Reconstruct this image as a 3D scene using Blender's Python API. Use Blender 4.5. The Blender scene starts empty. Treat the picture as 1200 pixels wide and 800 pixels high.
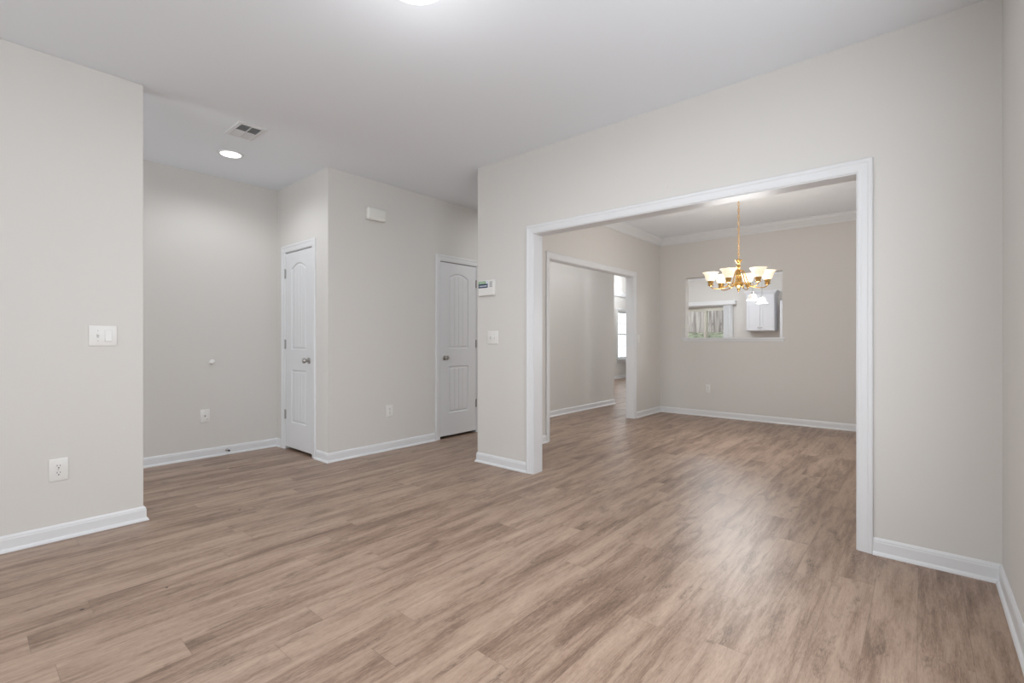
import bpy, bmesh, math, random
from math import pi, sin, cos, radians
random.seed(4)
SC = bpy.context.scene
COL = SC.collection

# ------------------------------------------------------------------ camera, world, exposure
cam_d = bpy.data.cameras.new('camera'); cam = bpy.data.objects.new('camera', cam_d); COL.objects.link(cam)
cam.location = (0, 0, 1.13)
cam.rotation_euler = (radians(90), 0, radians(40.728 - 90))
cam_d.sensor_width = 36; cam_d.lens = 557.49 / 1200 * 36; cam_d.shift_y = -1 / 1200; cam_d.clip_start = 0.02
SC.camera = cam
vs = SC.view_settings
vs.view_transform = 'Standard'; vs.look = 'None'; vs.gamma = 1; vs.use_curve_mapping = False
vs.exposure = 0.0

W = bpy.data.worlds.new('overcast_sky'); SC.world = W; W.use_nodes = True
bg = W.node_tree.nodes['Background']; bg.inputs[0].default_value = (0.90, 0.95, 1.0, 1); bg.inputs[1].default_value = 3.0

CEIL = 2.74

def area(name, loc, rot, sx, sy, power, color=(1, 1, 1)):
    l = bpy.data.lights.new(name, 'AREA'); l.shape = 'RECTANGLE'; l.size = sx; l.size_y = sy
    l.energy = power; l.color = color
    o = bpy.data.objects.new(name, l); COL.objects.link(o); o.location = loc; o.rotation_euler = rot
    return o
def point(name, loc, power, radius=0.05, color=(1, 1, 1)):
    l = bpy.data.lights.new(name, 'POINT'); l.energy = power; l.shadow_soft_size = radius; l.color = color
    o = bpy.data.objects.new(name, l); COL.objects.link(o); o.location = loc
    return o
def spot(name, loc, power, color=(1, 1, 1), ang=150, radius=0.08):
    l = bpy.data.lights.new(name, 'SPOT'); l.energy = power; l.spot_size = radians(ang); l.spot_blend = 0.6
    l.shadow_soft_size = radius; l.color = color
    o = bpy.data.objects.new(name, l); COL.objects.link(o); o.location = loc
    return o

DAY = (0.90, 0.965, 1.04)
# daylight through the front windows and the entry door glass, all behind the camera
area('daylight_front_window', (-2.66, 1.55, 1.45), (radians(90), 0, radians(-90)), 2.3, 1.7, 10, DAY)
area('side_fill_light', (1.35, -0.40, 1.45), (radians(90), 0, 0), 1.7, 1.5, 17, DAY)  # unseen fill added beside the camera to even out the walls
area('daylight_entry_door', (-2.66, 4.5, 1.3), (radians(90), 0, radians(-90)), 0.9, 1.7, 23, DAY)
# added fill lights without fixtures, brightening hall, kitchen and far room
LAMP = (0.95, 0.985, 1.02)
for n_, loc_, p_ in (('kitchen_fill', (9.0, 1.4, 2.6), 45), ('kitchen_fill', (10.4, 3.4, 2.6), 35),
                     ('far_room_fill', (9.6, 5.6, 2.9), 30), ('far_room_fill', (12.6, 6.2, 2.9), 25)):
    point(n_, loc_, p_, 0.12, LAMP)
area('hall_fill', (5.5, 3.46, 2.71), (0, 0, 0), 2.7, 0.25, 10, LAMP)  # added strip of fill under the hall ceiling

# ------------------------------------------------------------------ materials
def nodes_of(name):
    m = bpy.data.materials.new(name); m.use_nodes = True
    nt = m.node_tree; b = nt.nodes['Principled BSDF']
    return m, nt, b
def mat(name, col, rough=0.5, metal=0.0, spec=0.5, bump=0.0, bscale=200, var=0.0, vscale=3.0, emit=None, estr=0.0, coat=0.0):
    m, nt, b = nodes_of(name)
    b.inputs['Base Color'].default_value = (*col, 1); b.inputs['Roughness'].default_value = rough
    b.inputs['Metallic'].default_value = metal; b.inputs['Specular IOR Level'].default_value = spec
    b.inputs['Coat Weight'].default_value = coat
    tc = nt.nodes.new('ShaderNodeTexCoord')
    if var:
        n = nt.nodes.new('ShaderNodeTexNoise'); n.inputs['Scale'].default_value = vscale; n.inputs['Detail'].default_value = 4
        nt.links.new(tc.outputs['Object'], n.inputs['Vector'])
        mx = nt.nodes.new('ShaderNodeMix'); mx.data_type = 'RGBA'
        mx.inputs['A'].default_value = (*[c * (1 - var) for c in col], 1); mx.inputs['B'].default_value = (*[min(1, c * (1 + var)) for c in col], 1)
        nt.links.new(n.outputs['Fac'], mx.inputs['Factor']); nt.links.new(mx.outputs['Result'], b.inputs['Base Color'])
    if bump:
        n = nt.nodes.new('ShaderNodeTexNoise'); n.inputs['Scale'].default_value = bscale; n.inputs['Detail'].default_value = 3
        nt.links.new(tc.outputs['Object'], n.inputs['Vector'])
        bp = nt.nodes.new('ShaderNodeBump'); bp.inputs['Strength'].default_value = bump; bp.inputs['Distance'].default_value = 0.002
        nt.links.new(n.outputs['Fac'], bp.inputs['Height']); nt.links.new(bp.outputs['Normal'], b.inputs['Normal'])
    if emit:
        b.inputs['Emission Color'].default_value = (*emit, 1); b.inputs['Emission Strength'].default_value = estr
    return m

def floor_material():
    m, nt, b = nodes_of('plank_floor'); L = nt.links.new
    def N(t): return nt.nodes.new(t)
    def math_(op, a, bb=None, c=None):
        n = N('ShaderNodeMath'); n.operation = op
        for i, v in enumerate((a, bb, c)):
            if v is None: continue
            if isinstance(v, (int, float)): n.inputs[i].default_value = v
            else: L(v, n.inputs[i])
        return n.outputs[0]
    geo = N('ShaderNodeNewGeometry'); sep = N('ShaderNodeSeparateXYZ'); L(geo.outputs['Position'], sep.inputs[0])
    X, Y = sep.outputs[0], sep.outputs[1]
    v = math_('DIVIDE', math_('ADD', Y, 10.02), 0.152); row = math_('FLOOR', v); fv = math_('FRACT', v)
    wn = N('ShaderNodeTexWhiteNoise'); wn.noise_dimensions = '1D'; L(row, wn.inputs['W'])
    u = math_('ADD', math_('DIVIDE', math_('ADD', X, 20), 1.22), wn.outputs['Value'])
    cell = math_('FLOOR', u); fu = math_('FRACT', u)
    cid = N('ShaderNodeCombineXYZ'); L(row, cid.inputs[0]); L(cell, cid.inputs[1])
    w2 = N('ShaderNodeTexWhiteNoise'); w2.noise_dimensions = '3D'; L(cid.outputs[0], w2.inputs['Vector'])
    tone = w2.outputs['Value']
    # grain coordinates: stretched along the plank, shifted per plank
    def noise(sx, sy, scale, detail, rough, shift, dist=0.0):
        cc = N('ShaderNodeCombineXYZ')
        L(math_('MULTIPLY', X, sx), cc.inputs[0])
        L(math_('MULTIPLY', Y, sy), cc.inputs[1])
        L(math_('MULTIPLY', math_('ADD', tone, shift), 37.0), cc.inputs[2])
        n = N('ShaderNodeTexNoise'); n.inputs['Scale'].default_value = scale; n.inputs['Detail'].default_value = detail
        n.inputs['Roughness'].default_value = rough; n.inputs['Distortion'].default_value = dist
        L(cc.outputs[0], n.inputs['Vector']); return n.outputs['Fac']
    broad = noise(0.9, 6.5, 1.6, 4, 0.55, 0.0, 0.6)
    streak = noise(2.2, 26.0, 2.2, 6, 0.68, 3.0, 0.5)
    fine = noise(9.0, 150.0, 2.0, 3, 0.6, 7.0)
    fleck = noise(22.0, 95.0, 2.0, 4, 0.7, 11.0, 0.4)
    f = math_('MULTIPLY_ADD', broad, 0.80, math_('MULTIPLY', streak, 0.52))
    f = math_('ADD', f, math_('MULTIPLY', fine, 0.30))
    f = math_('ADD', f, math_('MULTIPLY', fleck, 0.34))
    f = math_('ADD', f, math_('MULTIPLY', tone, 0.11))
    ramp = N('ShaderNodeValToRGB'); L(math_('SUBTRACT', f, 0.52), ramp.inputs[0])
    e = ramp.color_ramp.elements
    e[0].position = 0.22; e[0].color = (0.118, 0.072, 0.048, 1)
    e[1].position = 0.82; e[1].color = (0.50, 0.365, 0.275, 1)
    k = e.new(0.42); k.color = (0.262, 0.172, 0.122, 1)
    k = e.new(0.55); k.color = (0.375, 0.262, 0.194, 1)
    # darker weathered blotches inside single planks, broken up by the grain
    bl = noise(1.3, 5.5, 2.6, 3, 0.55, 19.0, 0.8)
    mr = N('ShaderNodeMapRange'); mr.interpolation_type = 'SMOOTHSTEP'; L(bl, mr.inputs[0]); mr.inputs[1].default_value = 0.54; mr.inputs[2].default_value = 0.72
    fl = N('ShaderNodeMapRange'); L(fleck, fl.inputs[0]); fl.inputs[1].default_value = 0.62; fl.inputs[2].default_value = 0.36
    bm_ = N('ShaderNodeMix'); bm_.data_type = 'RGBA'; L(math_('MULTIPLY', mr.outputs[0], math_('MULTIPLY_ADD', fl.outputs[0], 0.75, 0.18)), bm_.inputs['Factor'])
    L(ramp.outputs[0], bm_.inputs['A']); bm_.inputs['B'].default_value = (0.125, 0.082, 0.058, 1)
    # fine dark pores
    pr = N('ShaderNodeMapRange'); L(noise(14.0, 210.0, 2.0, 2, 0.5, 23.0), pr.inputs[0]); pr.inputs[1].default_value = 0.60; pr.inputs[2].default_value = 0.74
    pm = N('ShaderNodeMix'); pm.data_type = 'RGBA'; L(math_('MULTIPLY', pr.outputs[0], 0.45), pm.inputs['Factor']); L(bm_.outputs['Result'], pm.inputs['A']); pm.inputs['B'].default_value = (0.14, 0.09, 0.065, 1)
    # seams
    sy_ = math_('LESS_THAN', math_('MINIMUM', fv, math_('SUBTRACT', 1.0, fv)), 0.009)
    sx_ = math_('LESS_THAN', math_('MINIMUM', fu, math_('SUBTRACT', 1.0, fu)), 0.0011)
    seam = math_('MAXIMUM', sy_, sx_)
    mx = N('ShaderNodeMix'); mx.data_type = 'RGBA'; L(math_('MULTIPLY', seam, 0.30), mx.inputs['Factor']); L(pm.outputs['Result'], mx.inputs['A'])
    mx.inputs['B'].default_value = (0.10, 0.06, 0.045, 1)
    # a few dark specks dropped on the boards
    col = mx.outputs['Result']
    for (sx, sy, r) in ((1.223, 3.456, 0.009), (0.336, 2.675, 0.008), (0.62, 2.62, 0.006)):
        d = N('ShaderNodeVectorMath'); d.operation = 'DISTANCE'; L(geo.outputs['Position'], d.inputs[0]); d.inputs[1].default_value = (sx, sy, 0)
        q = N('ShaderNodeMix'); q.data_type = 'RGBA'; L(math_('LESS_THAN', d.outputs['Value'], r), q.inputs['Factor']); L(col, q.inputs['A'])
        q.inputs['B'].default_value = (0.03, 0.02, 0.018, 1); col = q.outputs['Result']
    L(col, b.inputs['Base Color'])
    L(math_('MULTIPLY_ADD', fine, 0.14, 0.30), b.inputs['Roughness'])
    b.inputs['Specular IOR Level'].default_value = 0.42
    bp = N('ShaderNodeBump'); bp.inputs['Strength'].default_value = 0.25; bp.inputs['Distance'].default_value = 0.0015
    L(math_('SUBTRACT', math_('ADD', fine, streak), math_('MULTIPLY', seam, 1.2)), bp.inputs['Height']); L(bp.outputs['Normal'], b.inputs['Normal'])
    return m

def glass_material():
    m, nt, b = nodes_of('window_glass'); nt.nodes.remove(b)
    out = nt.nodes['Material Output']
    t = nt.nodes.new('ShaderNodeBsdfTransparent'); t.inputs[0].default_value = (0.97, 0.98, 0.97, 1)
    g = nt.nodes.new('ShaderNodeBsdfGlossy'); g.inputs['Roughness'].default_value = 0.02
    fr = nt.nodes.new('ShaderNodeFresnel'); fr.inputs[0].default_value = 1.45
    mx = nt.nodes.new('ShaderNodeMixShader')
    ge = nt.nodes.new('ShaderNodeNewGeometry'); iv = nt.nodes.new('ShaderNodeMath'); iv.operation = 'SUBTRACT'; iv.inputs[0].default_value = 1.0
    nt.links.new(ge.outputs['Backfacing'], iv.inputs[1]); mu = nt.nodes.new('ShaderNodeMath'); mu.operation = 'MULTIPLY'
    nt.links.new(fr.outputs[0], mu.inputs[0]); nt.links.new(iv.outputs[0], mu.inputs[1])
    nt.links.new(mu.outputs[0], mx.inputs[0]); nt.links.new(t.outputs[0], mx.inputs[1]); nt.links.new(g.outputs[0], mx.inputs[2])
    nt.links.new(mx.outputs[0], out.inputs[0]); return m

def fence_material():
    m, nt, b = nodes_of('weathered_fence'); L = nt.links.new
    tc = nt.nodes.new('ShaderNodeTexCoord'); mp = nt.nodes.new('ShaderNodeMapping'); mp.inputs['Scale'].default_value = (6, 6, 0.6)
    L(tc.outputs['Object'], mp.inputs[0]); n = nt.nodes.new('ShaderNodeTexNoise'); n.inputs['Scale'].default_value = 2.0; n.inputs['Detail'].default_value = 6
    L(mp.outputs[0], n.inputs['Vector']); r = nt.nodes.new('ShaderNodeValToRGB'); L(n.outputs['Fac'], r.inputs[0])
    r.color_ramp.elements[0].position = 0.32; r.color_ramp.elements[0].color = (0.19, 0.155, 0.143, 1)
    r.color_ramp.elements[1].position = 0.66; r.color_ramp.elements[1].color = (0.50, 0.445, 0.42, 1)
    L(r.outputs[0], b.inputs['Base Color']); b.inputs['Roughness'].default_value = 0.85; return m
def grass_material():
    m, nt, b = nodes_of('lawn'); L = nt.links.new
    tc = nt.nodes.new('ShaderNodeTexCoord'); n = nt.nodes.new('ShaderNodeTexNoise'); n.inputs['Scale'].default_value = 5; n.inputs['Detail'].default_value = 8
    L(tc.outputs['Object'], n.inputs['Vector']); r = nt.nodes.new('ShaderNodeValToRGB'); L(n.outputs['Fac'], r.inputs[0])
    r.color_ramp.elements[0].position = 0.35; r.color_ramp.elements[0].color = (0.10, 0.11, 0.07, 1)
    r.color_ramp.elements[1].position = 0.68; r.color_ramp.elements[1].color = (0.31, 0.325, 0.235, 1)
    L(r.outputs[0], b.inputs['Base Color']); b.inputs['Roughness'].default_value = 0.95; return m

M = dict(
    wall=mat('greige_wall_paint', (0.70, 0.675, 0.642), 0.75, spec=0.25, bump=0.06, bscale=350),
    ceil=mat('ceiling_paint', (0.82, 0.84, 0.87), 0.9, spec=0.1, bump=0.08, bscale=300),
    trim=mat('white_trim_paint', (0.765, 0.768, 0.775), 0.38, spec=0.4),
    door=mat('white_door_paint', (0.76, 0.765, 0.775), 0.42, spec=0.4),
    floor=floor_material(),
    plastic=mat('white_plastic', (0.80, 0.785, 0.755), 0.35),
    chime=mat('ivory_plastic', (0.80, 0.79, 0.74), 0.4),
    slot=mat('dark_slot', (0.05, 0.045, 0.04), 0.6),
    screw=mat('painted_screw', (0.60, 0.59, 0.56), 0.4, metal=0.2),
    nickel=mat('satin_nickel', (0.48, 0.46, 0.44), 0.28, metal=1.0),
    hinge=mat('dark_nickel', (0.40, 0.39, 0.38), 0.4, metal=0.9),
    brass=mat('antique_brass', (0.74, 0.47, 0.17), 0.27, metal=1.0, var=0.12, vscale=30),
    chainm=mat('pale_brass', (0.90, 0.66, 0.36), 0.3, metal=0.9),
    shade=mat('alabaster_glass', (0.90, 0.84, 0.74), 0.3, var=0.05, vscale=25, emit=(1.0, 0.85, 0.58), estr=0.62),
    pshade=mat('opal_glass', (0.92, 0.9, 0.86), 0.3, emit=(1.0, 0.92, 0.78), estr=0.45),
    bulb=mat('lit_bulb', (1, 1, 1), 0.4, emit=(1.0, 0.90, 0.74), estr=6.0),
    lens=mat('lit_lens', (1, 1, 1), 0.4, emit=(1.0, 0.98, 0.95), estr=3.0),
    domeg=mat('lit_dome_glass', (0.95, 0.95, 0.95), 0.3, emit=(1.0, 0.985, 0.96), estr=1.0),
    vent=mat('vent_enamel', (0.70, 0.70, 0.70), 0.45),
    ventdark=mat('vent_backing', (0.22, 0.22, 0.22), 0.8),  # dark grey stands in for the shade inside a duct
    green=mat('green_sticker', (0.22, 0.42, 0.17), 0.4),
    navy=mat('navy_sticker', (0.035, 0.055, 0.12), 0.4),
    paper=mat('sticker_white', (0.72, 0.74, 0.80), 0.5),
    greyk=mat('grey_buttons', (0.38, 0.38, 0.38), 0.5),
    rubber=mat('dark_rubber', (0.05, 0.05, 0.05), 0.6),
    cab=mat('white_cabinet_paint', (0.74, 0.75, 0.78), 0.4),
    blind=mat('vinyl_blind', (0.80, 0.80, 0.80), 0.5),
    tan=mat('beige_vinyl_frame', (0.70, 0.68, 0.60), 0.5),
    glass=glass_material(), fence=fence_material(), grass=grass_material(),
)

# ------------------------------------------------------------------ mesh helpers
class MB:
    def __init__(s): s.v = []; s.f = []
    def add(s, vs_, fs):
        o = len(s.v); s.v += [tuple(p) for p in vs_]; s.f += [tuple(i + o for i in f) for f in fs]; return s
    def box(s, x0, x1, y0, y1, z0, z1):
        v = [(x, y, z) for z in (z0, z1) for y in (y0, y1) for x in (x0, x1)]
        return s.add(v, [(0, 2, 3, 1), (4, 5, 7, 6), (0, 1, 5, 4), (2, 6, 7, 3), (0, 4, 6, 2), (1, 3, 7, 5)])
    def bevbox(s, x0, x1, y0, y1, z0, z1, b=0.003, seg=2):
        bm = bmesh.new(); bmesh.ops.create_cube(bm, size=1)
        for v in bm.verts:
            v.co.x = x0 + (v.co.x + .5) * (x1 - x0); v.co.y = y0 + (v.co.y + .5) * (y1 - y0); v.co.z = z0 + (v.co.z + .5) * (z1 - z0)
        bmesh.ops.bevel(bm, geom=list(bm.edges), offset=b, segments=seg, affect='EDGES', profile=0.5)
        bm.verts.index_update(); s.add([v.co[:] for v in bm.verts], [[v.index for v in f.verts] for f in bm.faces]); bm.free(); return s
    def lathe(s, prof, seg=32, c=(0, 0, 0), axis='z', closed=False):
        """prof: list of (radius, height)"""
        pts = []; n = len(prof)
        for i in range(seg):
            a = 2 * pi * i / seg
            for r, h in prof:
                p = (r * cos(a), r * sin(a), h)
                if axis == 'y': p = (p[0], p[2], p[1])
                elif axis == 'x': p = (p[2], p[0], p[1])
                pts.append((p[0] + c[0], p[1] + c[1], p[2] + c[2]))
        fs = []
        for i in range(seg):
            j = (i + 1) % seg
            for k in range(n - 1): fs.append((i * n + k, j * n + k, j * n + k + 1, i * n + k + 1))
            if closed: fs.append((i * n + n - 1, j * n + n - 1, j * n, i * n))
        return s.add(pts, fs)
    def tube(s, path, r, seg=10, caps=True, closed=False):
        from mathutils import Vector
        P = [Vector(p) for p in path]; n = len(P); pts = []; up = None
        rr = r if isinstance(r, (list, tuple)) else [r] * n
        for i in range(n):
            if closed: t = P[(i + 1) % n] - P[i - 1]
            else: t = P[min(i + 1, n - 1)] - P[max(i - 1, 0)]
            t.normalize()
            if up is None: up = Vector((0, 0, 1)) if abs(t.z) < 0.9 else Vector((1, 0, 0))
            a = t.cross(up).normalized(); b = a.cross(t).normalized(); up = b
            for k in range(seg):
                q = 2 * pi * k / seg; pts.append(P[i] + (a * cos(q) + b * sin(q)) * rr[i])
        fs = []
        for i in range(n if closed else n - 1):
            j = (i + 1) % n
            for k in range(seg):
                l = (k + 1) % seg; fs.append((i * seg + k, i * seg + l, j * seg + l, j * seg + k))
        if caps and not closed: fs.append(tuple(range(seg))[::-1]); fs.append(tuple((n - 1) * seg + k for k in range(seg)))
        return s.add(pts, fs)
    def sweep(s, path, prof, fr=lambda u, v, n: (u, v, n), closed=False):
        """mitred moulding: path in a plane (u,v), profile (offset to the left of the path, height n)."""
        n = len(path); rows = []
        for i in range(n):
            def nrm(a, b):
                dx, dy = b[0] - a[0], b[1] - a[1]; l = math.hypot(dx, dy); return (-dy / l, dx / l)
            if closed: n1 = nrm(path[i - 1], path[i]); n2 = nrm(path[i], path[(i + 1) % n])
            else:
                n1 = nrm(path[max(i - 1, 0)], path[max(i, 1)]); n2 = nrm(path[min(i, n - 2)], path[min(i + 1, n - 1)])
            k = 1 + n1[0] * n2[0] + n1[1] * n2[1]; m = ((n1[0] + n2[0]) / k, (n1[1] + n2[1]) / k)
            rows.append([fr(path[i][0] + m[0] * o, path[i][1] + m[1] * o, h) for o, h in prof])
        q = len(prof); pts = [p for r in rows for p in r]; fs = []
        for i in range(n if closed else n - 1):
            j = (i + 1) % n
            for k in range(q):
                l = (k + 1) % q; fs.append((i * q + k, j * q + k, j * q + l, i * q + l))
        if not closed: fs.append(tuple(range(q))); fs.append(tuple((n - 1) * q + k for k in range(q))[::-1])
        return s.add(pts, fs)
    def prism(s, poly, fr, n0, n1):
        k = len(poly); pts = [fr(u, v, n0) for u, v in poly] + [fr(u, v, n1) for u, v in poly]
        fs = [tuple(range(k))[::-1], tuple(range(k, 2 * k))] + [(i, (i + 1) % k, (i + 1) % k + k, i + k) for i in range(k)]
        return s.add(pts, fs)
    def build(s, name, m, parent=None, smooth=False, bevel=0.0):
        me = bpy.data.meshes.new(name); me.from_pydata(s.v, [], s.f); me.materials.append(m)
        bm = bmesh.new(); bm.from_mesh(me); bmesh.ops.recalc_face_normals(bm, faces=bm.faces); bm.to_mesh(me); bm.free()
        o = bpy.data.objects.new(name, me); COL.objects.link(o)
        if parent is not None: o.parent = parent
        if smooth:
            for p in me.polygons: p.use_smooth = True
            me.set_sharp_from_angle(angle=radians(40))
        if bevel:
            b = o.modifiers.new('bevel', 'BEVEL'); b.width = bevel; b.segments = 3; b.limit_method = 'ANGLE'; b.angle_limit = radians(50)
        return o

def tag(o, label, cat, group=None, kind=None):
    o['label'] = label; o['category'] = cat
    if group: o['group'] = group
    if kind: o['kind'] = kind
    return o
def thing(name, label, cat, loc, rotz=0.0, group=None, kind=None):
    o = bpy.data.objects.new(name, None); COL.objects.link(o); o.empty_display_size = 0.1
    o.location = loc; o.rotation_euler = (0, 0, rotz); return tag(o, label, cat, group, kind)
def struct(o, label, cat): return tag(o, label, cat, kind='structure')
FACE_MY = 0.0            # mounted on a wall facing -Y (local x = right, local y = into the wall)
FACE_MX = -pi / 2        # mounted on a wall facing -X

# ------------------------------------------------------------------ the setting
XF = -2.6                          # front wall (behind the camera)
YR = -0.285                        # right-hand wall
YL = 3.715                         # left wall face
XE = 0.757                         # left wall end
YFO = 5.245                        # foyer wall
XC, YC = 2.23, 4.17                # closet corner
XP0, XP1 = 3.17, 3.29              # wall with the wide opening
YP = 3.15                          # its free end
YD0, YD1 = 3.162, 3.275            # wall between dining room and hall
XB0, XB1 = 7.29, 7.41              # dining back wall
XH = 7.645                         # end of the hall wall
XK = 12.0                          # kitchen back wall
YG = 6.9                           # far room window wall
XG = 14.6; YS = 5.6; CG = 3.12

struct(MB().box(XF - .15, XG + .15, YR - .15, YG + .15, -.12, 0).build('floor', M['floor']), 'brown wood plank floor running through all the rooms', 'floor')
c = MB().box(XF - .15, XH + .02, YR - .15, YFO + .15, CEIL, CEIL + .1)
c.box(XH + .02, XG + .15, YR - .15, 4.9, CEIL, CEIL + .1)
struct(c.build('ceiling', M['ceil']), 'flat light grey white ceiling over living room, hall and dining room', 'ceiling')
g = MB().box(XH - .12, XG + .15, 4.9, YG + .15, CG, CG + .1).box(XH - .12, XG + .15, 4.88, 4.9, CEIL, CG + .1)
struct(g.build('ceiling', M['ceil']), 'raised ceiling of the far room seen through the hall', 'ceiling')

# left wall stub between living room and foyer
struct(MB().box(XF, XE, YL, YL + .12, 0, CEIL).build('wall_left', M['wall'], bevel=.006), 'greige wall stub at the far left with the double switch plate', 'wall')
struct(MB().box(XF, XC + .12, YFO, YFO + .12, 0, CEIL).build('wall_foyer', M['wall']), 'greige wall at the back of the entry alcove', 'wall')
# closet block (door holes are real)
fx = lambda u, v, n: (u, YC + n, v)                 # wall facing -Y
D2 = (3.572, 4.176); D1 = (4.458, 5.062); DH = 2.052
p = [(XC, 0), (D2[0], 0), (D2[0], DH), (D2[1], DH), (D2[1], 0), (XH, 0), (XH, CEIL), (XC, CEIL)]
w = MB().prism(p, fx, 0, .12)
struct(w.build('wall_closet_front', M['wall']), 'long greige wall with the door chime and second white door, running into the hall', 'wall')
fy = lambda u, v, n: (XC + n, u, v)
w = MB().prism([(YC + .12, 0), (D1[0], 0), (D1[0], DH), (D1[1], DH), (D1[1], 0), (YFO, 0), (YFO, CEIL), (YC + .12, CEIL)], fy, 0, .12)
struct(w.build('wall_closet_side', M['wall']), 'narrow greige wall holding the first white door beside the entry', 'wall')
struct(MB().box(XC + .12, XH, 5.0, 5.12, 0, CEIL).box(3.35, 3.47, YC + .12, 5.0, 0, CEIL).build('wall_closet_inner', M['wall']), 'unlit walls inside the closets behind the two doors', 'wall')
struct(MB().box(XH - .12, XH, YC + .12, YG, 0, CG).build('wall_far_return', M['wall']), 'wall beyond the end of the hall', 'wall')
# wall with wide opening
OPY0, OPY1, OPH = 0.268, 2.488, 2.032
fp = lambda u, v, n: (XP0 + n, u, v)
w = MB().prism([(YR, 0), (OPY0 - .015, 0), (OPY0 - .015, OPH + .015), (OPY1 + .015, OPH + .015), (OPY1 + .015, 0), (YP, 0), (YP, CEIL), (YR, CEIL)], fp, 0, XP1 - XP0)
struct(w.build('wall_dining_front', M['wall']), 'greige wall with the wide white cased opening into the dining room', 'wall')
# dining / hall wall
HX0, HX1, HH = 4.318, 6.365, 2.052
fd = lambda u, v, n: (u, YD0 + n, v)
w = MB().prism([(XP1, 0), (HX0 - .015, 0), (HX0 - .015, HH + .015), (HX1 + .015, HH + .015), (HX1 + .015, 0), (XB1, 0), (XB1, CEIL), (XP1, CEIL)], fd, 0, YD1 - YD0)
struct(w.build('wall_dining_left', M['wall']), 'left wall of the dining room with the cased opening to the hall', 'wall')
# dining back wall with pass-through
PY0, PY1, PZ0, PZ1 = 1.432, 2.752, 1.150, 2.088
w = MB().box(XB0, XB1, YR, PY0, 0, CEIL).box(XB0, XB1, PY1, YD0, 0, CEIL).box(XB0, XB1, PY0, PY1, 0, PZ0).box(XB0, XB1, PY0, PY1, PZ1, CEIL)
struct(w.build('wall_dining_back', M['wall']), 'back wall of the dining room with the pass-through to the kitchen', 'wall')
# right wall (unseen opening added for the side fill light), kitchen and far walls, front wall with window openings
w = MB().box(XF, .45, YR - .12, YR, 0, CEIL).box(2.25, XG, YR - .12, YR, 0, CEIL).box(.45, 2.25, YR - .12, YR, 0, .65).box(.45, 2.25, YR - .12, YR, 2.25, CEIL)
struct(w.build('wall_right', M['wall']), 'greige wall at the far right edge of the picture', 'wall')
SD0, SD1, SDH = 3.46, 5.32, 1.99
w = MB().box(XK, XK + .14, YR, SD0, 0, CEIL).box(XK, XK + .14, SD1, YS, 0, CG).box(XK, XK + .14, SD0, SD1, SDH, CG)
struct(w.build('wall_kitchen_back', M['wall']), 'kitchen back wall seen through the pass-through', 'wall')
WX0, WX1, WZ0, WZ1 = 12.885, 13.72, .575, 2.03
w = MB().box(XH, WX0, YG, YG + .14, 0, CG).box(WX1, XG, YG, YG + .14, 0, CG).box(WX0, WX1, YG, YG + .14, 0, WZ0).box(WX0, WX1, YG, YG + .14, WZ1, CG)
struct(w.build('wall_far', M['wall']), 'distant wall with a window at the end of the hall view', 'wall')
struct(MB().box(XK + .14, XG, YS - .12, YS, 0, CG).box(XG, XG + .14, YS - .12, YG + .14, 0, CG).build('wall_far_corner', M['wall']), 'side walls of the far room', 'wall')
w = MB()
for (a, b, z0, z1) in ((YR, .45, 0, CEIL), (.45, 2.85, 0, .55), (.45, 2.85, 2.35, CEIL), (2.85, 4.0, 0, CEIL), (4.0, 5.0, 2.2, CEIL), (4.0, 5.0, 0, .4), (5.0, YFO, 0, CEIL)):
    w.box(XF - .14, XF, a, b, z0, z1)
struct(w.build('wall_front', M['wall']), 'front wall of the house behind the viewer', 'wall')

# baseboards
BASE = [(0, 0), (.024, 0), (.0235, .006), (.020, .013), (.0135, .018), (.0125, .020), (.0125, .066), (.0105, .072), (.0105, .077), (.006, .085), (.004, .088), (0, .088)]
def baseboard(name, path, label): struct(MB().sweep(path, BASE).build(name, M['trim'], smooth=False), label, 'baseboard')
# path direction keeps the room on the left side
baseboard('baseboard_left', [(XE, YL + .12), (XE, YL), (XF, YL)][::1], 'white baseboard under the left wall stub')
baseboard('baseboard_foyer', [(XC, D1[1] + .068), (XC, YFO), (XF, YFO)], 'white baseboard of the entry alcove with the dark door stop')
baseboard('baseboard_closet', [(D2[0] - .068, YC), (XC, YC), (XC, D1[0] - .068)], 'white baseboard wrapping the closet corner between the two doors')
baseboard('baseboard_hall', [(XH, YC + .3), (XH, YC), (D2[1] + .068, YC)], 'white baseboard along the hall wall')
baseboard('baseboard_opening', [(XP0, OPY1 + .072), (XP0, YP), (XP1, YP)], 'short white baseboard left of the wide opening')
baseboard('baseboard_right', [(XF, YR), (XP0, YR), (XP0, OPY0 - .072)], 'white baseboard in the right-hand corner')
baseboard('baseboard_dining_near', [(HX0 - .068, YD0), (XP1, YD0), (XP1, OPY1 + .072)], 'short white baseboard just inside the wide opening')
baseboard('baseboard_dining', [(XP1, YR), (XB0, YR), (XB0, YD0), (HX1 + .068, YD0)], 'white baseboard along the dining room back wall')
baseboard('baseboard_far', [(XG, YG), (XH, YG)], 'distant white baseboard under the far window')

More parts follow.
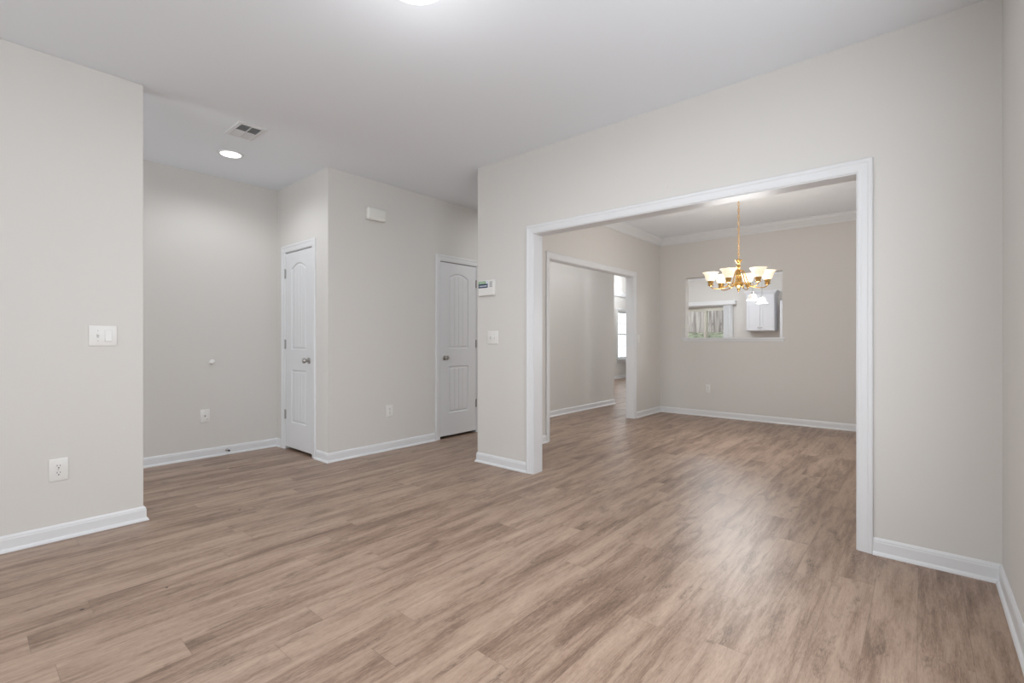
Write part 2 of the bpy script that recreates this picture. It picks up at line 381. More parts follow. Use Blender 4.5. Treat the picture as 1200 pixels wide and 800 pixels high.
# crown moulding
CR = [(0, CEIL), (.085, CEIL), (.085, CEIL - .012), (.074, CEIL - .020), (.066, CEIL - .036), (.046, CEIL - .054), (.028, CEIL - .070), (.020, CEIL - .082), (.011, CEIL - .090), (.011, CEIL - .108), (0, CEIL - .108)]
struct(MB().sweep([(XP1, YR), (XB0, YR), (XB0, YD0), (XP1, YD0)], CR, closed=True).build('trim_6', M['trim']), 'white crown moulding around the dining room ceiling', 'crown moulding')
struct(MB().sweep([(XK, YR), (XK, YS)], CR).build('trim_7', M['trim']), 'white crown moulding at the top of the kitchen back wall', 'crown moulding')
TB = [(0, 2.455), (.03, 2.455), (.035, 2.50), (.05, 2.55), (.06, 2.59), (0, 2.59)]
struct(MB().sweep([(XG, YG), (XH, YG)], TB).build('trim_8', M['trim']), 'white moulding band above the far window', 'moulding')

# casings
def casing_profile(w=.066, t=.017):
    return [(0, 0), (0, .008), (.004, .0095), (.010, .0095), (.018, .0115), (.030, .0125), (.042, .0135), (.048, t), (w - .004, t), (w, t - .004), (w, 0)]
CP = casing_profile()
def cased(name, fr, u0, u1, h, jd0, jd1, label, both=None, rev=.006, cat='door casing'):
    """fr(u,v,n): n positive = out of the wall; jamb from jd0 to jd1 measured along -n."""
    path = [(u0 - rev, 0), (u0 - rev, h + rev), (u1 + rev, h + rev), (u1 + rev, 0)]
    o = struct(MB().sweep(path, CP, fr).build(name, M['trim']), label, cat)
    jb = MB()
    pl = [(u0 - .015, 0), (u0, 0), (u0, h), (u1, h), (u1, 0), (u1 + .015, 0), (u1 + .015, h + .015), (u0 - .015, h + .015)]
    jb.prism(pl, fr, -jd0, -jd1); jb.build('jamb_lining', M['trim'], o)
    if both: MB().sweep(path, CP, both).build('inner_casing', M['trim'], o)
    return o
cased('trim_1', lambda u, v, n: (XP0 - n, u, v), OPY0, OPY1, OPH, -.001, XP1 - XP0 + .001, 'wide white casing around the large opening into the dining room', lambda u, v, n: (XP1 + n, u, v))
cased('trim_2', lambda u, v, n: (u, YD0 - n, v), HX0, HX1, HH, -.001, YD1 - YD0 + .001, 'white casing around the opening between dining room and hall', lambda u, v, n: (u, YD1 + n, v))
cased('trim_3', lambda u, v, n: (XC - n, u, v), D1[0] + .012, D1[1] - .012, DH - .010, -.001, .121, 'white casing around the first door by the entry alcove')
cased('trim_4', lambda u, v, n: (u, YC - n, v), D2[0] + .012, D2[1] - .012, DH - .010, -.001, .121, 'white casing around the second door beside the hall')

# pass-through ledge
l = MB().bevbox(XB0 - .022, XB1 + .03, PY0 - .035, PY1 + .045, PZ0 - .004, PZ0 + .022, .005)
l.bevbox(XB0 - .012, XB0 + .002, PY0 - .02, PY1 + .03, PZ0 - .03, PZ0 - .004, .003)
struct(l.build('trim_5', M['trim']), 'thin white ledge along the bottom of the kitchen pass-through', 'ledge')

# ------------------------------------------------------------------ doors
def make_door(name, label, loc, rotz, wd, hinge_right):
    """local x = right, y = into the wall (front face at y = 0), z up."""
    root = thing(name, label, 'door', loc, rotz, kind='structure')
    H0, H1, T = .030, 2.034, .035
    fr = lambda u, v, n: (u, -n, v)
    ua, ub = .128, wd - .128
    uc = (ua + ub) / 2; hw = (ub - ua) / 2
    NA = 12
    def loop(v0, v1, sag, d):
        pts = [(ua + d, v0 + d), (ub - d, v0 + d)]
        for i in range(NA + 1):
            t = 1 - 2 * i / NA; u = uc + (hw - d) * t
            pts.append((u, v1 + sag * (1 - t * t) - d))
        return pts
    slab = MB()
    def quad(a, b, c, d, n=0): slab.add([fr(*a, n), fr(*b, n), fr(*c, n), fr(*d, n)], [(0, 1, 2, 3)])
    P1 = (1.036, 1.868, .052); P2 = (.288, .832, 0)
    quad((0, H0), (ua, H0), (ua, H1), (0, H1)); quad((ub, H0), (wd, H0), (wd, H1), (ub, H1))
    quad((ua, H0), (ub, H0), (ub, P2[0]), (ua, P2[0])); quad((ua, P2[1]), (ub, P2[1]), (ub, P1[0]), (ua, P1[0]))
    top = loop(*P1, 0)[2:]
    for i in range(NA): quad(top[i], (top[i][0], H1), (top[i + 1][0], H1), top[i + 1])
    for k in ((0, 0, wd, 0),): pass
    # edges and back
    slab.add([fr(0, H0, 0), fr(wd, H0, 0), fr(wd, H1, 0), fr(0, H1, 0), fr(0, H0, -T), fr(wd, H0, -T), fr(wd, H1, -T), fr(0, H1, -T)],
             [(0, 4, 5, 1), (1, 5, 6, 2), (2, 6, 7, 3), (3, 7, 4, 0), (4, 7, 6, 5)])
    for P in (P1, P2):
        rings = [(0, 0), (.004, -.003), (.007, -.009), (.013, -.0105), (.018, -.0095), (.024, -.005), (.031, -.003)]
        R = [[fr(u, v, n) for u, v in loop(*P, d)] for d, n in rings]; q = len(R[0])
        pts = [p for r in R for p in r]; fs = []
        for i in range(len(R) - 1):
            for k in range(q): fs.append((i * q + k, i * q + (k + 1) % q, (i + 1) * q + (k + 1) % q, (i + 1) * q + k))
        slab.add(pts, fs)
        d, n0 = rings[-1]; a, b = ua + d, ub - d; hh = hw - d
        us = [(a, n0)]
        for gk in range(1, 4):
            g_ = a + (b - a) * gk / 4; us += [(g_ - .004, n0), (g_, n0 - .004), (g_ + .004, n0)]
        us.append((b, n0)); full = []
        for (u1, m1), (u2, m2) in zip(us, us[1:]):
            st = 3 if u2 - u1 > .02 else 1
            for i in range(st): full.append((u1 + (u2 - u1) * i / st, m1 + (m2 - m1) * i / st))
        full.append(us[-1])
        tv = lambda u: P[1] + P[2] * (1 - ((u - uc) / hh) ** 2) - d
        for (u1, m1), (u2, m2) in zip(full, full[1:]):
            slab.add([fr(u1, P[0] + d, m1), fr(u2, P[0] + d, m2), fr(u2, tv(u2), m2), fr(u1, tv(u1), m1)], [(0, 1, 2, 3)])
    me = slab.build('door_panel', M['door'], root)
    # knob
    kx = .064 if hinge_right else wd - .064
    kb = MB().lathe([(0, -.001), (.031, -.001), (.031, -.005), (.027, -.009), (.012, -.011), (.0105, -.028), (.013, -.032), (.021, -.036), (.0265, -.044), (.0275, -.052), (.024, -.060), (.015, -.0645), (0, -.0655)], 28, (kx, 0, .935), 'y')
    kb.build('doorknob', M['nickel'], root, smooth=True)
    hx = wd + .001 if hinge_right else -.001
    for hz in (.36, 1.09, 1.825):
        hb = MB().tube([(hx, -.007, hz - .046), (hx, -.007, hz + .046)], .0075, 12)
        hb.lathe([(0, hz + .046), (.0085, hz + .046), (.0085, hz + .050), (.003, hz + .054), (0, hz + .054)], 12, (hx, -.007, 0))
        hb.box(hx - .012, hx + .012, -.0022, .001, hz - .044, hz + .044)
        hb.build('hinge', M['hinge'], root, smooth=True)
    # strike / latch edge
    lx = 0 if hinge_right else wd
    MB().box(lx - .0012, lx + .0012, .006, .030, .905, .965).build('latch_plate', M['nickel'], root)
    return root
wd1 = D1[1] - D1[0] - .024 - .006
make_door('door_1', 'white two panel door by the entry alcove, knob on its right', (XC, D1[1] - .015, 0), FACE_MX, wd1, False)
make_door('door_2', 'white two panel door beside the hall, knob on its left', (D2[0] + .015, YC, 0), FACE_MY, wd1, True)

# ------------------------------------------------------------------ electrical plates
def plate(root, w_, h_, t=.006): MB().bevbox(-w_ / 2, w_ / 2, -t, .0006, -h_ / 2, h_ / 2, .003, 3).build('plate', M['plastic'], root, smooth=True)
def screw(root, x, z): MB().lathe([(0, -.0075), (.0026, -.0075), (.0034, -.0066), (.0034, -.005)], 12, (x, 0, z), 'y').build('screw', M['screw'], root, smooth=True)
def outlet(label, loc, rotz, w_=.078, h_=.122):
    r = thing('wall_outlet', label, 'outlet', loc, rotz, group='duplex wall outlets'); plate(r, w_, h_)
    for dz in (-.0195, .0195):
        a = MB(); pr = []
        for i in range(28):
            an = 2 * pi * i / 28; pr.append((max(-.0145, min(.0145, .0172 * cos(an))), .0172 * sin(an) * .86))
        a.prism(pr, lambda u, v, n, dz=dz: (u, -n, v + dz), .004, .0082)
        rc = a.build('receptacle', M['plastic'], r)
        s = MB()
        s.box(-.0075, -.0052, -.0086, -.007, dz + .0005, dz + .0095).box(.0052, .0075, -.0086, -.007, dz + .0015, dz + .0085)
        s.lathe([(0, -.0086), (.0032, -.0086), (.0032, -.007)], 14, (0, 0, dz - .0075), 'y')
        s.build('slots', M['slot'], rc)
    screw(r, 0, 0); return r
outlet('duplex outlet low on the left wall stub, nearest to the viewer', (.367, YL, .398), FACE_MY, .082, .126)
outlet('duplex outlet low on the wall between the two white doors', (2.902, YC, .405), FACE_MY)
outlet('duplex outlet on the dining room back wall below the pass-through', (XB0, 2.419, .414), FACE_MX)
# jack plate in the foyer
r = thing('jack_plate', 'white wall plate with a small jack, low in the entry alcove', 'wall plate', (1.546, YFO, .404), FACE_MY); plate(r, .082, .126)
j = MB().bevbox(-.012, .012, -.0085, -.004, -.012, .012, .001).build('jack', M['plastic'], r)
MB().box(-.006, .006, -.0092, -.008, -.005, .004).build('socket_hole', M['slot'], j)
MB().bevbox(.012, .026, -.014, -.004, -.040, -.022, .002).build('blank_insert', M['plastic'], r)
screw(r, 0, .042); screw(r, 0, -.045)
# switches
def toggle(root, x, up=True):
    MB().bevbox(x - .0055, x + .0055, -.0075, -.004, -.0125, .0125, .0008).build('toggle_slot', M['screw'], root)
    s = 1 if up else -1
    MB().add([(x - .0042, -.005, -.006), (x + .0042, -.005, -.006), (x + .0042, -.005, .006), (x - .0042, -.005, .006),
              (x - .0036, -.018, s * .006 - .003), (x + .0036, -.018, s * .006 - .003), (x + .0036, -.018, s * .006 + .004), (x - .0036, -.018, s * .006 + .004)],
             [(0, 1, 2, 3), (4, 7, 6, 5), (0, 4, 5, 1), (1, 5, 6, 2), (2, 6, 7, 3), (3, 7, 4, 0)]).build('toggle', M['plastic'], root)
    screw(root, x, .030); screw(root, x, -.030)
def rocker(root, x):
    MB().bevbox(x - .0170, x + .0170, -.0066, -.004, -.0340, .0340, .0006).build('rocker_frame', M['screw'], root)
    MB().add([(x - .0155, -.006, -.0325), (x + .0155, -.006, -.0325), (x + .0155, -.006, .0325), (x - .0155, -.006, .0325),
              (x - .0155, -.0120, -.0325), (x + .0155, -.0120, -.0325), (x + .0155, -.0085, 0), (x - .0155, -.0085, 0), (x + .0155, -.0075, .0325), (x - .0155, -.0075, .0325)],
             [(4, 5, 6, 7), (7, 6, 8, 9), (0, 1, 5, 4), (2, 3, 9, 8), (0, 4, 7, 9, 3), (1, 2, 8, 6, 5)]).build('rocker', M['plastic'], root)
r = thing('light_switch', 'double switch plate with toggle and rocker on the left wall stub', 'light switch', (.560, YL, 1.159), FACE_MY, group='light switches'); plate(r, .130, .120)
toggle(r, -.023); rocker(r, .025)
r = thing('light_switch', 'double toggle switch plate below the keypad, left of the wide opening', 'light switch', (XP0, 2.957, 1.158), FACE_MX, group='light switches'); plate(r, .132, .118)
toggle(r, -.023); toggle(r, .023, False)
r = thing('light_switch', 'single rocker switch in the dining room beside the hall opening', 'light switch', (6.512, YD0, 1.155), FACE_MY, group='light switches'); plate(r, .078, .122); rocker(r, 0)

# keypad with stickers
r = thing('security_keypad', 'white alarm keypad with green and navy sticker, above the switch', 'keypad', (XP0, 3.022, 1.612), FACE_MX)
MB().bevbox(-.100, .100, -.024, .0006, -.072, .072, .006, 3).build('housing', M['plastic'], r, smooth=True)
MB().bevbox(-.094, .094, -.0275, -.023, -.068, -.004, .002).build('flip_cover', M['plastic'], r)
st = MB().box(-.094, .030, -.0255, -.0235, .004, .064).build('sticker', M['paper'], r)
MB().box(-.094, -.004, -.0262, -.0250, .036, .062).build('green_band', M['green'], st)
MB().box(-.094, .022, -.0264, -.0251, .002, .038).build('navy_band', M['navy'], st)
for (x0, x1, z0, z1) in ((-.084, -.014, .045, .053), (-.082, .012, .014, .024)):
    tx = MB(); x = x0; rd = random.Random(3)
    while x < x1:
        wl = rd.uniform(.004, .009); tx.box(x, min(x + wl, x1), -.0268, -.0255, z0, z1); x += wl + .002
    tx.build('lettering', M['paper'], st)
kb = MB()
for iz in range(3):
    for ix in range(2): kb.bevbox(.046 + ix * .018, .059 + ix * .018, -.0265, -.0230, .006 + iz * .018, .019 + iz * .018, .001)
kb.build('buttons', M['greyk'], r)
# door chime
r = thing('door_chime', 'white door chime box high on the wall between the two doors', 'door chime', (2.722, YC, 2.39), FACE_MY)
MB().bevbox(-.100, .100, -.012, .0006, -.055, .055, .004, 3).build('back_plate', M['chime'], r, smooth=True)
MB().bevbox(-.108, .108, -.058, -.010, -.064, .064, .024, 6).build('cover', M['chime'], r, smooth=True)
# wall bumper and spring stop
r = thing('wall_bumper', 'round white door bumper at knob height in the entry alcove', 'door bumper', (1.607, YFO, .922), FACE_MY)
MB().lathe([(0, .0006), (.026, .0006), (.026, -.004), (.020, -.008)], 28, (0, 0, 0), 'y').build('base_ring', M['plastic'], r, smooth=True)
MB().lathe([(.021, -.005), (.023, -.012), (.021, -.022), (.013, -.028), (0, -.030)], 28, (0, 0, 0), 'y').build('cap', M['plastic'], r, smooth=True)
r = thing('door_stop', 'small dark tipped spring door stop on the entry alcove baseboard', 'door stop', (1.733, YFO - .0122, .048), FACE_MY)
MB().lathe([(0, .001), (.013, .001), (.013, -.003), (.007, -.006), (0, -.006)], 20, (0, 0, 0), 'y').build('mounting_base', M['nickel'], r, smooth=True)
MB().tube([(.0058 * cos(i * .7), -.005 - i * .00052, .0058 * sin(i * .7)) for i in range(100)], .0013, 6).build('spring', M['nickel'], r, smooth=True)
MB().lathe([(0, -.054), (.008, -.054), (.0095, -.060), (.0095, -.068), (.006, -.071), (0, -.0715)], 20, (0, 0, 0), 'y').build('rubber_tip', M['rubber'], r, smooth=True)
# picture hook above the wide opening
r = MB().lathe([(0, .0006), (.005, .0006), (.005, -.004), (.002, -.006), (.002, -.016), (.004, -.017), (.004, -.019), (0, -.0195)], 14, (0, 0, 0), 'y').build('wall_hook', M['plastic'], smooth=True)
r.location = (XP0, 1.325, 2.182); r.rotation_euler = (0, 0, FACE_MX); tag(r, 'tiny white wall hook above the casing of the wide opening', 'hook')

# ------------------------------------------------------------------ ceiling fittings
r = thing('recessed_light', 'round lit recessed downlight in the entry ceiling beside the vent', 'ceiling light', (1.527, 4.516, CEIL))
MB().lathe([(.078, -.004), (.080, -.007), (.098, -.005), (.101, 0), (.101, .001), (.078, .001)], 48, closed=True).build('trim_ring', M['trim'], r, smooth=True)
MB().lathe([(0, -.0045), (.06, -.005), (.079, -.0045), (.079, .0005), (0, .0005)], 48).build('lens', M['lens'], r, smooth=True)
spot('recessed_light_glow', (1.527, 4.516, CEIL - .03), 20, LAMP, 160).parent = None

r = thing('ceiling_light', 'white glass dome ceiling light at the top edge of the picture', 'ceiling light', (1.284, 1.661, CEIL))
MB().lathe([(0, .0006), (.165, .0006), (.168, -.008), (.160, -.022), (.150, -.024), (0, -.024)], 56).build('mounting_pan', M['trim'], r, smooth=True)
MB().lathe([(.158, -.020)] + [(.158 * cos(a), -.020 - .085 * sin(a)) for a in [i * pi / 2 / 10 for i in range(1, 10)]] + [(0.0, -.105)], 56).build('glass_dome', M['domeg'], r, smooth=True)
MB().lathe([(0, -.103), (.010, -.104), (.009, -.112), (.004, -.118), (0, -.119)], 16).build('finial', M['nickel'], r, smooth=True)
point('ceiling_light_glow', (1.284, 1.661, CEIL - .36), 4, .10, LAMP)
l = area('ceiling_light_downlight', (1.284, 1.661, CEIL - .125), (0, 0, 0), .3, .3, 22, LAMP); l.data.shape = 'DISK'

# vent register
vx0, vx1, vy0, vy1 = 1.335, 1.535, 3.785, 4.085
r = thing('ceiling_vent', 'white louvred air vent in the ceiling near the recessed light', 'air vent', ((vx0 + vx1) / 2, (vy0 + vy1) / 2, CEIL))
hx, hy = (vx1 - vx0) / 2, (vy1 - vy0) / 2
fr_ = MB().sweep([(-hx, -hy), (hx, -hy), (hx, hy), (-hx, hy)], [(0, .0006), (0, -.003), (.004, -.007), (.026, -.010), (.030, -.006), (.030, .0006)], closed=True)
fr_.box(-hx + .03, hx - .03, -.004, .004, -.011, -.0015)
fr_.box(-.003, .003, -hy + .03, hy - .03, -.011, -.0015)
fr_.build('frame', M['vent'], r)
MB().box(-hx + .028, hx - .028, -hy + .028, hy - .028, -.0012, .0005).build('dark_backing', M['ventdark'], r)  # dark plate painted as duct shade; the ceiling has no hole
for side in (-1, 1):
    y0, y1 = (-hy + .032, -.004) if side < 0 else (.004, hy - .032)
    for k in range(7):
        yc = y0 + (y1 - y0) * (k + .5) / 7
        s = MB(); t = .0052 * (-1 if side > 0 else 1)
        s.add([(-hx + .03, yc - t, -.0105), (hx - .03, yc - t, -.0105), (hx - .03, yc + t, -.002), (-hx + .03, yc + t, -.002),
               (-hx + .03, yc - t + .0008, -.0105), (hx - .03, yc - t + .0008, -.0105), (hx - .03, yc + t + .0008, -.002), (-hx + .03, yc + t + .0008, -.002)],
              [(0, 1, 2, 3), (4, 7, 6, 5), (0, 4, 5, 1), (2, 6, 7, 3), (0, 3, 7, 4), (1, 5, 6, 2)])
        s.build('louvre', M['vent'], r)

# ------------------------------------------------------------------ chandelier
CX, CY = 5.305, 1.447
ch = thing('chandelier', 'brass six arm chandelier with lit alabaster shades hanging in the dining room', 'chandelier', (CX, CY, CEIL))
Z = lambda z: z - CEIL
MB().lathe([(0, .0006), (.062, .0006), (.064, -.006), (.056, -.016), (.036, -.026), (.014, -.032), (.008, -.044), (0, -.046)], 40).build('canopy', M['brass'], ch, smooth=True)
cm = MB(); zt, zb = Z(2.70), Z(1.985); nl = 22; pitch = (zt - zb) / nl
for i in range(nl):
    zc = zt - pitch * (i + .5); L_ = pitch * .5 + .006; wl = .0105; pts = []
    for k in range(16):
        a = 2 * pi * k / 16; x = wl * cos(a); zz = L_ * sin(a)
        pts.append((x, 0, zc + zz) if i % 2 else (0, x, zc + zz))
    cm.tube(pts, .0026, 6, closed=True)
cm.tube([(.002 * sin(i * .8), .002 * cos(i * .8), zt - (zt - zb) * i / 60) for i in range(61)], .0022, 6)
cm.build('chain', M['chainm'], ch, smooth=True)
bodyp = [(0, Z(1.99)), (.008, Z(1.988)), (.010, Z(1.975)), (.034, Z(1.972)), (.036, Z(1.966)), (.024, Z(1.950)), (.012, Z(1.935)), (.010, Z(1.925)), (.018, Z(1.915)), (.022, Z(1.905)), (.014, Z(1.893)),
         (.011, Z(1.88)), (.016, Z(1.855)), (.026, Z(1.825)), (.030, Z(1.80)), (.026, Z(1.775)), (.020, Z(1.760)), (.024, Z(1.750)), (.040, Z(1.738)), (.046, Z(1.725)), (.044, Z(1.712)), (.030, Z(1.694)),
         (.018, Z(1.682)), (.013, Z(1.672)), (.016, Z(1.664)), (.013, Z(1.655)), (.006, Z(1.648)), (.004, Z(1.636)), (0, Z(1.632))]
MB().lathe(bodyp, 36).build('column', M['brass'], ch, smooth=True)
def bez(p0, p1, p2, p3, n=24):
    out = []
    for i in range(n + 1):
        t = i / n; s = 1 - t
        out.append(tuple(s**3 * a + 3 * s * s * t * b + 3 * s * t * t * c_ + t**3 * d for a, b, c_, d in zip(p0, p1, p2, p3)))
    return out
az = math.atan2(CY, CX)          # direction in which the viewer sees the chandelier
for k in range(6):
    ph = radians(50 + 60 * k)             # lateral = cos(ph) to the right of the view, sin(ph) towards the viewer
    lx, ly = sin(az), -cos(az); tx_, ty_ = -cos(az), -sin(az)
    ang = math.atan2(cos(ph) * ly + sin(ph) * ty_, cos(ph) * lx + sin(ph) * tx_)
    R_ = .272
    arm = MB()
    pth = bez((.018, 0, Z(1.86)), (.085, 0, Z(1.88)), (.055, 0, Z(1.70)), (.150, 0, Z(1.684)))
    pth += bez((.150, 0, Z(1.684)), (.205, 0, Z(1.676)), (R_ + .004, 0, Z(1.668)), (R_, 0, Z(1.716)))[1:]
    arm.tube(pth, .0052, 10)
    # scroll under the arm
    arm.tube([(.128 + (.020 - .0006 * i) * cos(pi * .5 - i * .22), 0, Z(1.702) + (.020 - .0006 * i) * sin(pi * .5 - i * .22)) for i in range(26)], .0032, 8)
    arm.tube(bez((.040, 0, Z(1.725)), (.075, 0, Z(1.735)), (.095, 0, Z(1.690)), (.132, 0, Z(1.687)), 14), .004, 8)
    ao = arm.build('arm', M['brass'], ch, smooth=True); ao.rotation_euler = (0, 0, ang)
    MB().lathe([(0, Z(1.700)), (.010, Z(1.702)), (.014, Z(1.708)), (.030, Z(1.713)), (.031, Z(1.718)), (.022, Z(1.724)), (.0235, Z(1.734)), (.028, Z(1.744)), (.030, Z(1.756)), (.032, Z(1.760)), (.026, Z(1.762)), (0, Z(1.758))], 28, (R_, 0, 0)).build('socket_cup', M['brass'], ao, smooth=True)
    op = [(.026, 1.757), (.032, 1.760), (.043, 1.772), (.050, 1.788), (.054, 1.806), (.060, 1.824), (.070, 1.840), (.081, 1.850)]
    ip = [(.078, 1.8505), (.067, 1.842), (.057, 1.826), (.051, 1.807), (.047, 1.789), (.040, 1.775), (.030, 1.764), (.024, 1.7605)]
    MB().lathe([(a, Z(b)) for a, b in op + ip], 40, (R_, 0, 0), closed=True).build('lamp_shade', M['shade'], ao, smooth=True)
    MB().lathe([(0, Z(1.760)), (.010, Z(1.762)), (.011, Z(1.772)), (.018, Z(1.785)), (.020, Z(1.797)), (.014, Z(1.812)), (0, Z(1.820))], 20, (R_, 0, 0)).build('bulb', M['bulb'], ao, smooth=True)
    point('chandelier_bulb_glow', (CX + R_ * cos(ang), CY + R_ * sin(ang), 1.852), 2.2, .03, (1.0, .95, .88))

point('dining_fill', (CX, CY, 1.25), 34, .32, (.97, .985, 1.0)).data.specular_factor = 0.35  # added fill below the chandelier, lifts the dining room walls

# ------------------------------------------------------------------ kitchen beyond the pass-through
for lab, (x, y, zb) in (('left one of the two lit pendants seen through the pass-through, slightly higher', (8.92, 2.207, 1.828)), ('right one of the two lit pendants in front of the white cabinet, slightly lower', (9.687, 2.237, 1.822))):
    r = thing('pendant_light', lab, 'pendant lamp', (x, y, CEIL), group='kitchen pendants')
    MB().lathe([(0, .0006), (.055, .0006), (.055, -.010), (.020, -.022), (0, -.022)], 28).build('canopy', M['nickel'], r, smooth=True)
    zz = zb - CEIL
    MB().tube([(0, 0, -.02), (0, 0, zz + .145)], .005, 10).build('rod', M['nickel'], r, smooth=True)
    MB().lathe([(0, zz + .150), (.012, zz + .149), (.022, zz + .130), (.026, zz + .108), (0, zz + .106)], 24).build('socket_cap', M['nickel'], r, smooth=True)
    op = [(.022, .112), (.040, .104), (.054, .088), (.062, .066), (.068, .040), (.080, .016), (.098, 0)]; ip = [(.094, .001), (.077, .018), (.065, .041), (.059, .066), (.051, .086), (.038, .100), (.020, .108)]
    MB().lathe([(a, zz + b) for a, b in op + ip], 40, closed=True).build('lamp_shade', M['pshade'], r, smooth=True)
    MB().lathe([(0, zz + .106), (.012, zz + .100), (.024, zz + .07), (.020, zz + .05), (0, zz + .04)], 20).build('bulb', M['bulb'], r, smooth=True)
    point('pendant_glow', (x, y, zb - .03), 8, .05, (1, .94, .84))

r = thing('wall_cabinet', 'white two door wall cabinet on the kitchen wall behind the pendants', 'kitchen cabinet', (XK, 2.735, 1.345), FACE_MX)
cw, chh, cd = .29, .855, .32
MB().box(-cw, cw, -cd + .02, .0006, 0, chh).build('body', M['cab'], r)
MB().sweep([(-cw, .0), (-cw, -cd + .018), (cw, -cd + .018), (cw, 0)], [(0, chh), (0, chh - .03), (-.012, chh - .03), (-.02, chh - .01), (-.045, chh + .03), (-.045, chh + .045), (0, chh + .045)]).build('cornice', M['cab'], r)
for s in (-1, 1):
    x0, x1 = (-cw + .012, -.0025) if s < 0 else (.0025, cw - .012)
    d = MB().box(x0, x1, -cd, -cd + .019, .015, chh - .035)
    fw = .052
    for (a, b, c_, e) in ((x0, x0 + fw, .015, chh - .035), (x1 - fw, x1, .015, chh - .035), (x0 + fw, x1 - fw, .015, .015 + fw), (x0 + fw, x1 - fw, chh - .035 - fw, chh - .035)): d.box(a, b, -cd - .008, -cd, c_, e)
    do = d.build('cabinet_door', M['cab'], r)
    MB().lathe([(0, -cd - .004), (.006, -cd - .004), (.006, -cd - .020), (.015, -cd - .026), (.013, -cd - .034), (0, -cd - .036)], 18, (s * .032, 0, .075), 'y').build('knob', M['nickel'], do, smooth=True)
r = thing('tall_cabinet', 'tall white cabinet at the right edge of the pass-through view', 'kitchen cabinet', (XK - .03, 1.935, 0), FACE_MX)
MB().box(-.40, .40, -.32, .0006, .09, 2.0).box(-.39, .39, -.27, 0, 0, .09).build('body', M['cab'], r)
for s in (-1, 1):
    x0, x1 = (-.397, -.002) if s < 0 else (.002, .397)
    d = MB().box(x0, x1, -.34, -.321, .10, 1.99)
    for (a, b, c_, e) in ((x0, x0 + .06, .10, 1.99), (x1 - .06, x1, .10, 1.99), (x0 + .06, x1 - .06, .10, .16), (x0 + .06, x1 - .06, 1.90, 1.99)): d.box(a, b, -.348, -.34, c_, e)
    do = d.build('cabinet_door', M['cab'], r)
    MB().lathe([(0, -.344), (.006, -.344), (.006, -.360), (.015, -.366), (.013, -.374), (0, -.376)], 18, (s * .035, 0, 1.0), 'y').build('knob', M['nickel'], do, smooth=True)

# sliding patio door
r = thing('door_3', 'glazed patio door with beige frame in the kitchen, fence behind it', 'patio door', (XK, (SD0 + SD1) / 2, 0), FACE_MX, kind='structure')
hwD = (SD1 - SD0) / 2
f_ = MB()
for (a, b, z0, z1) in ((-hwD, -hwD + .045, 0, SDH), (hwD - .045, hwD, 0, SDH), (-hwD, hwD, 0, .05), (-hwD, hwD, SDH - .045, SDH)): f_.box(a, b, .005, .135, z0, z1)
f_.build('door_frame', M['trim'], r)
mm = -.15 - (-(4.043 - (SD0 + SD1) / 2)) * 0
mx_ = (SD0 + SD1) / 2 - 4.043          # local x of the meeting stile
for (a, b, yy) in ((-hwD + .045, mx_ + .045, .075), (mx_ - .045, hwD - .045, .035)):
    q = MB()
    for (x0, x1, z0, z1) in ((a, a + .062, .05, SDH - .045), (b - .062, b, .05, SDH - .045), (a + .062, b - .062, .05, .14), (a + .062, b - .062, SDH - .130, SDH - .045)): q.box(x0, x1, yy - .018, yy + .018, z0, z1)
    so = q.build('sash', M['tan'], r)
    MB().box(a + .06, b - .06, yy - .003, yy + .003, .13, SDH - .12).build('pane', M['glass'], so)
# valance and vertical blind
r = tag(MB().bevbox(-1.08, 1.08, -.115, .0006, 0, .098, .004).build('valance', M['blind']), 'white box valance above the patio door', 'valance')
r.location = (XK, 4.40, 1.985); r.rotation_euler = (0, 0, FACE_MX)
r = thing('vertical_blind', 'white vertical blind stacked at the right of the patio door', 'blind', (XK, 3.485, .03), FACE_MX)
MB().box(-1.78, .105, -.075, -.045, 1.935, 1.954).build('head_rail', M['blind'], r)
for k in range(9):
    cx = -.085 + k * .0215; a = radians(62 + (k % 3) * 8); dx, dy = .043 * cos(a), .043 * sin(a); s = MB(); n = 5; pts = []
    for i in range(n + 1):
        t = 2 * i / n - 1; bow = .004 * (1 - t * t)
        for z in (0, 1.94): pts.append((cx + dx * t + bow, -.060 + dy * t * .8, z))
    s.add(pts, [(2 * i, 2 * i + 2, 2 * i + 3, 2 * i + 1) for i in range(n)])
    o = s.build('vane', M['blind'], r, smooth=True); so_ = o.modifiers.new('solid', 'SOLIDIFY'); so_.thickness = .0015

# far room window
r = thing('window_1', 'bright white sash window in the far room at the end of the hall', 'window', ((WX0 + WX1) / 2, YG, 0), FACE_MY, kind='structure')
hwW = (WX1 - WX0) / 2
MB().sweep([(-hwW, WZ0), (-hwW, WZ1), (hwW, WZ1), (hwW, WZ0)], CP, lambda u, v, n: (u, -n, v)).build('window_casing', M['trim'], r)
MB().bevbox(-hwW - .09, hwW + .09, -.045, .03, WZ0 - .022, WZ0, .004).bevbox(-hwW - .066, hwW + .066, -.016, .0006, WZ0 - .09, WZ0 - .022, .003).build('window_sill', M['trim'], r)
f_ = MB()
for (a, b, z0, z1) in ((-hwW, -hwW + .02, WZ0, WZ1), (hwW - .02, hwW, WZ0, WZ1), (-hwW, hwW, WZ0, WZ0 + .02), (-hwW, hwW, WZ1 - .02, WZ1)): f_.box(a, b, .0, .135, z0, z1)
f_.build('window_frame', M['trim'], r)
zm = (WZ0 + WZ1) / 2 + .02
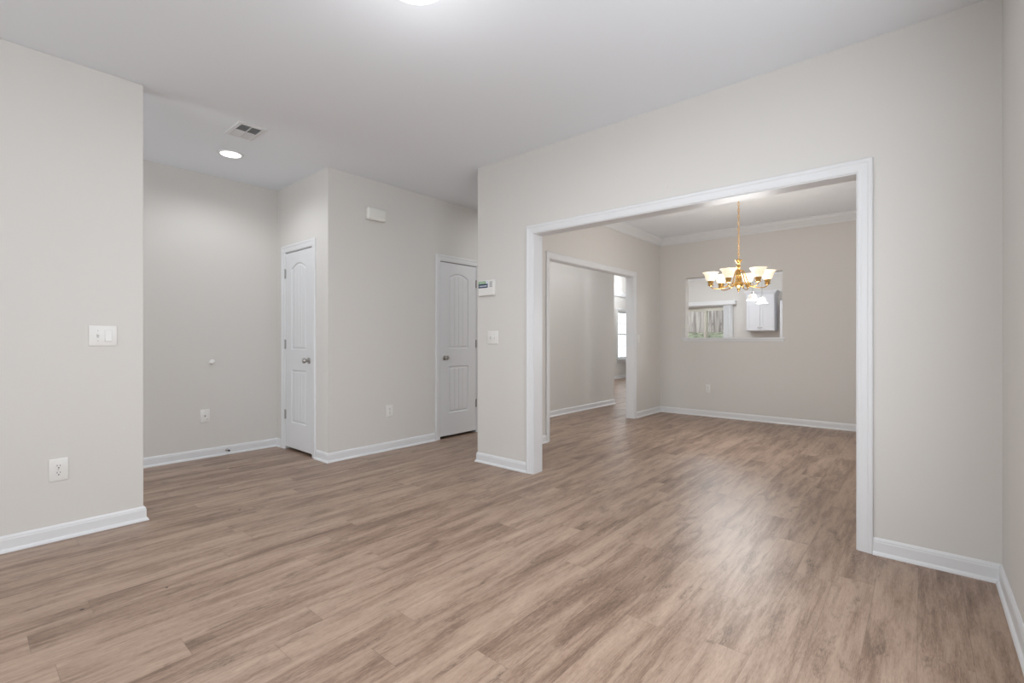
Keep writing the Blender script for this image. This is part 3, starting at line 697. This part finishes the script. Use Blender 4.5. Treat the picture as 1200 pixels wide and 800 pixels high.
for (z0, z1, yy) in ((WZ0 + .02, zm + .02, .05), (zm - .02, WZ1 - .02, .085)):
    q = MB(); a, b = -hwW + .02, hwW - .02
    for (x0, x1, c_, e) in ((a, a + .04, z0, z1), (b - .04, b, z0, z1), (a, b, z0, z0 + .04), (a, b, z1 - .04, z1)): q.box(x0, x1, yy - .015, yy + .015, c_, e)
    for t in (1 / 3, 2 / 3): q.box(a + (b - a) * t - .009, a + (b - a) * t + .009, yy - .008, yy + .008, z0, z1)
    q.box(a, b, yy - .008, yy + .008, (z0 + z1) / 2 - .009, (z0 + z1) / 2 + .009)
    so = q.build('sash', M['trim'], r); MB().box(a + .03, b - .03, yy - .002, yy + .002, z0 + .03, z1 - .03).build('pane', M['glass'], so)

# ------------------------------------------------------------------ outdoors
gv = []; nx, ny = 24, 40
for i in range(nx + 1):
    for j in range(ny + 1):
        x = 12.14 + i * 10 / nx; y = -14 + j * 36 / ny
        t = max(0, min(1, (x - 12.6) / 4.0)) if y < 4.6 else max(0, min(1, (x - 14.95) / 1.7)); z = -.14 + 1.56 * (t * t * (3 - 2 * t)) * (1 - max(0, min(1, (y - 7.7) / 0.9)))
        gv.append((x, y, z + .03 * sin(3.1 * x + 1.7 * y) * t))
gf = [(i * (ny + 1) + j, (i + 1) * (ny + 1) + j, (i + 1) * (ny + 1) + j + 1, i * (ny + 1) + j + 1) for i in range(nx) for j in range(ny)]
struct(MB().add(gv, gf).build('ground', M['grass'], smooth=True), 'green brown back lawn rising to the fence', 'lawn')
r = thing('wooden_fence', 'weathered wooden board fence behind the lawn outside the patio door', 'fence', (16.9, 0, 1.36))
b = MB(); y = -4.0; rd = random.Random(5)
while y < 7.6:
    h_ = 1.8 + rd.uniform(-.02, .02); xo = rd.uniform(-.004, .004)
    b.prism([(y, -.05), (y + .132, -.05), (y + .132, h_ - .04), (y + .10, h_), (y + .032, h_), (y, h_ - .04)], lambda u, v, n: (n, u, v), xo, xo + .018); y += .139
b.build('boards', M['fence'], r)
rl = MB()
for z in (.3, .95, 1.55): rl.box(.018, .056, -4, 7.6, z, z + .085)
rl.build('rails', M['fence'], r)
for k in range(5): MB().box(.056, .146, -4 + k * 2.85, -3.91 + k * 2.85, -.3, 1.75).build('post', M['fence'], r)
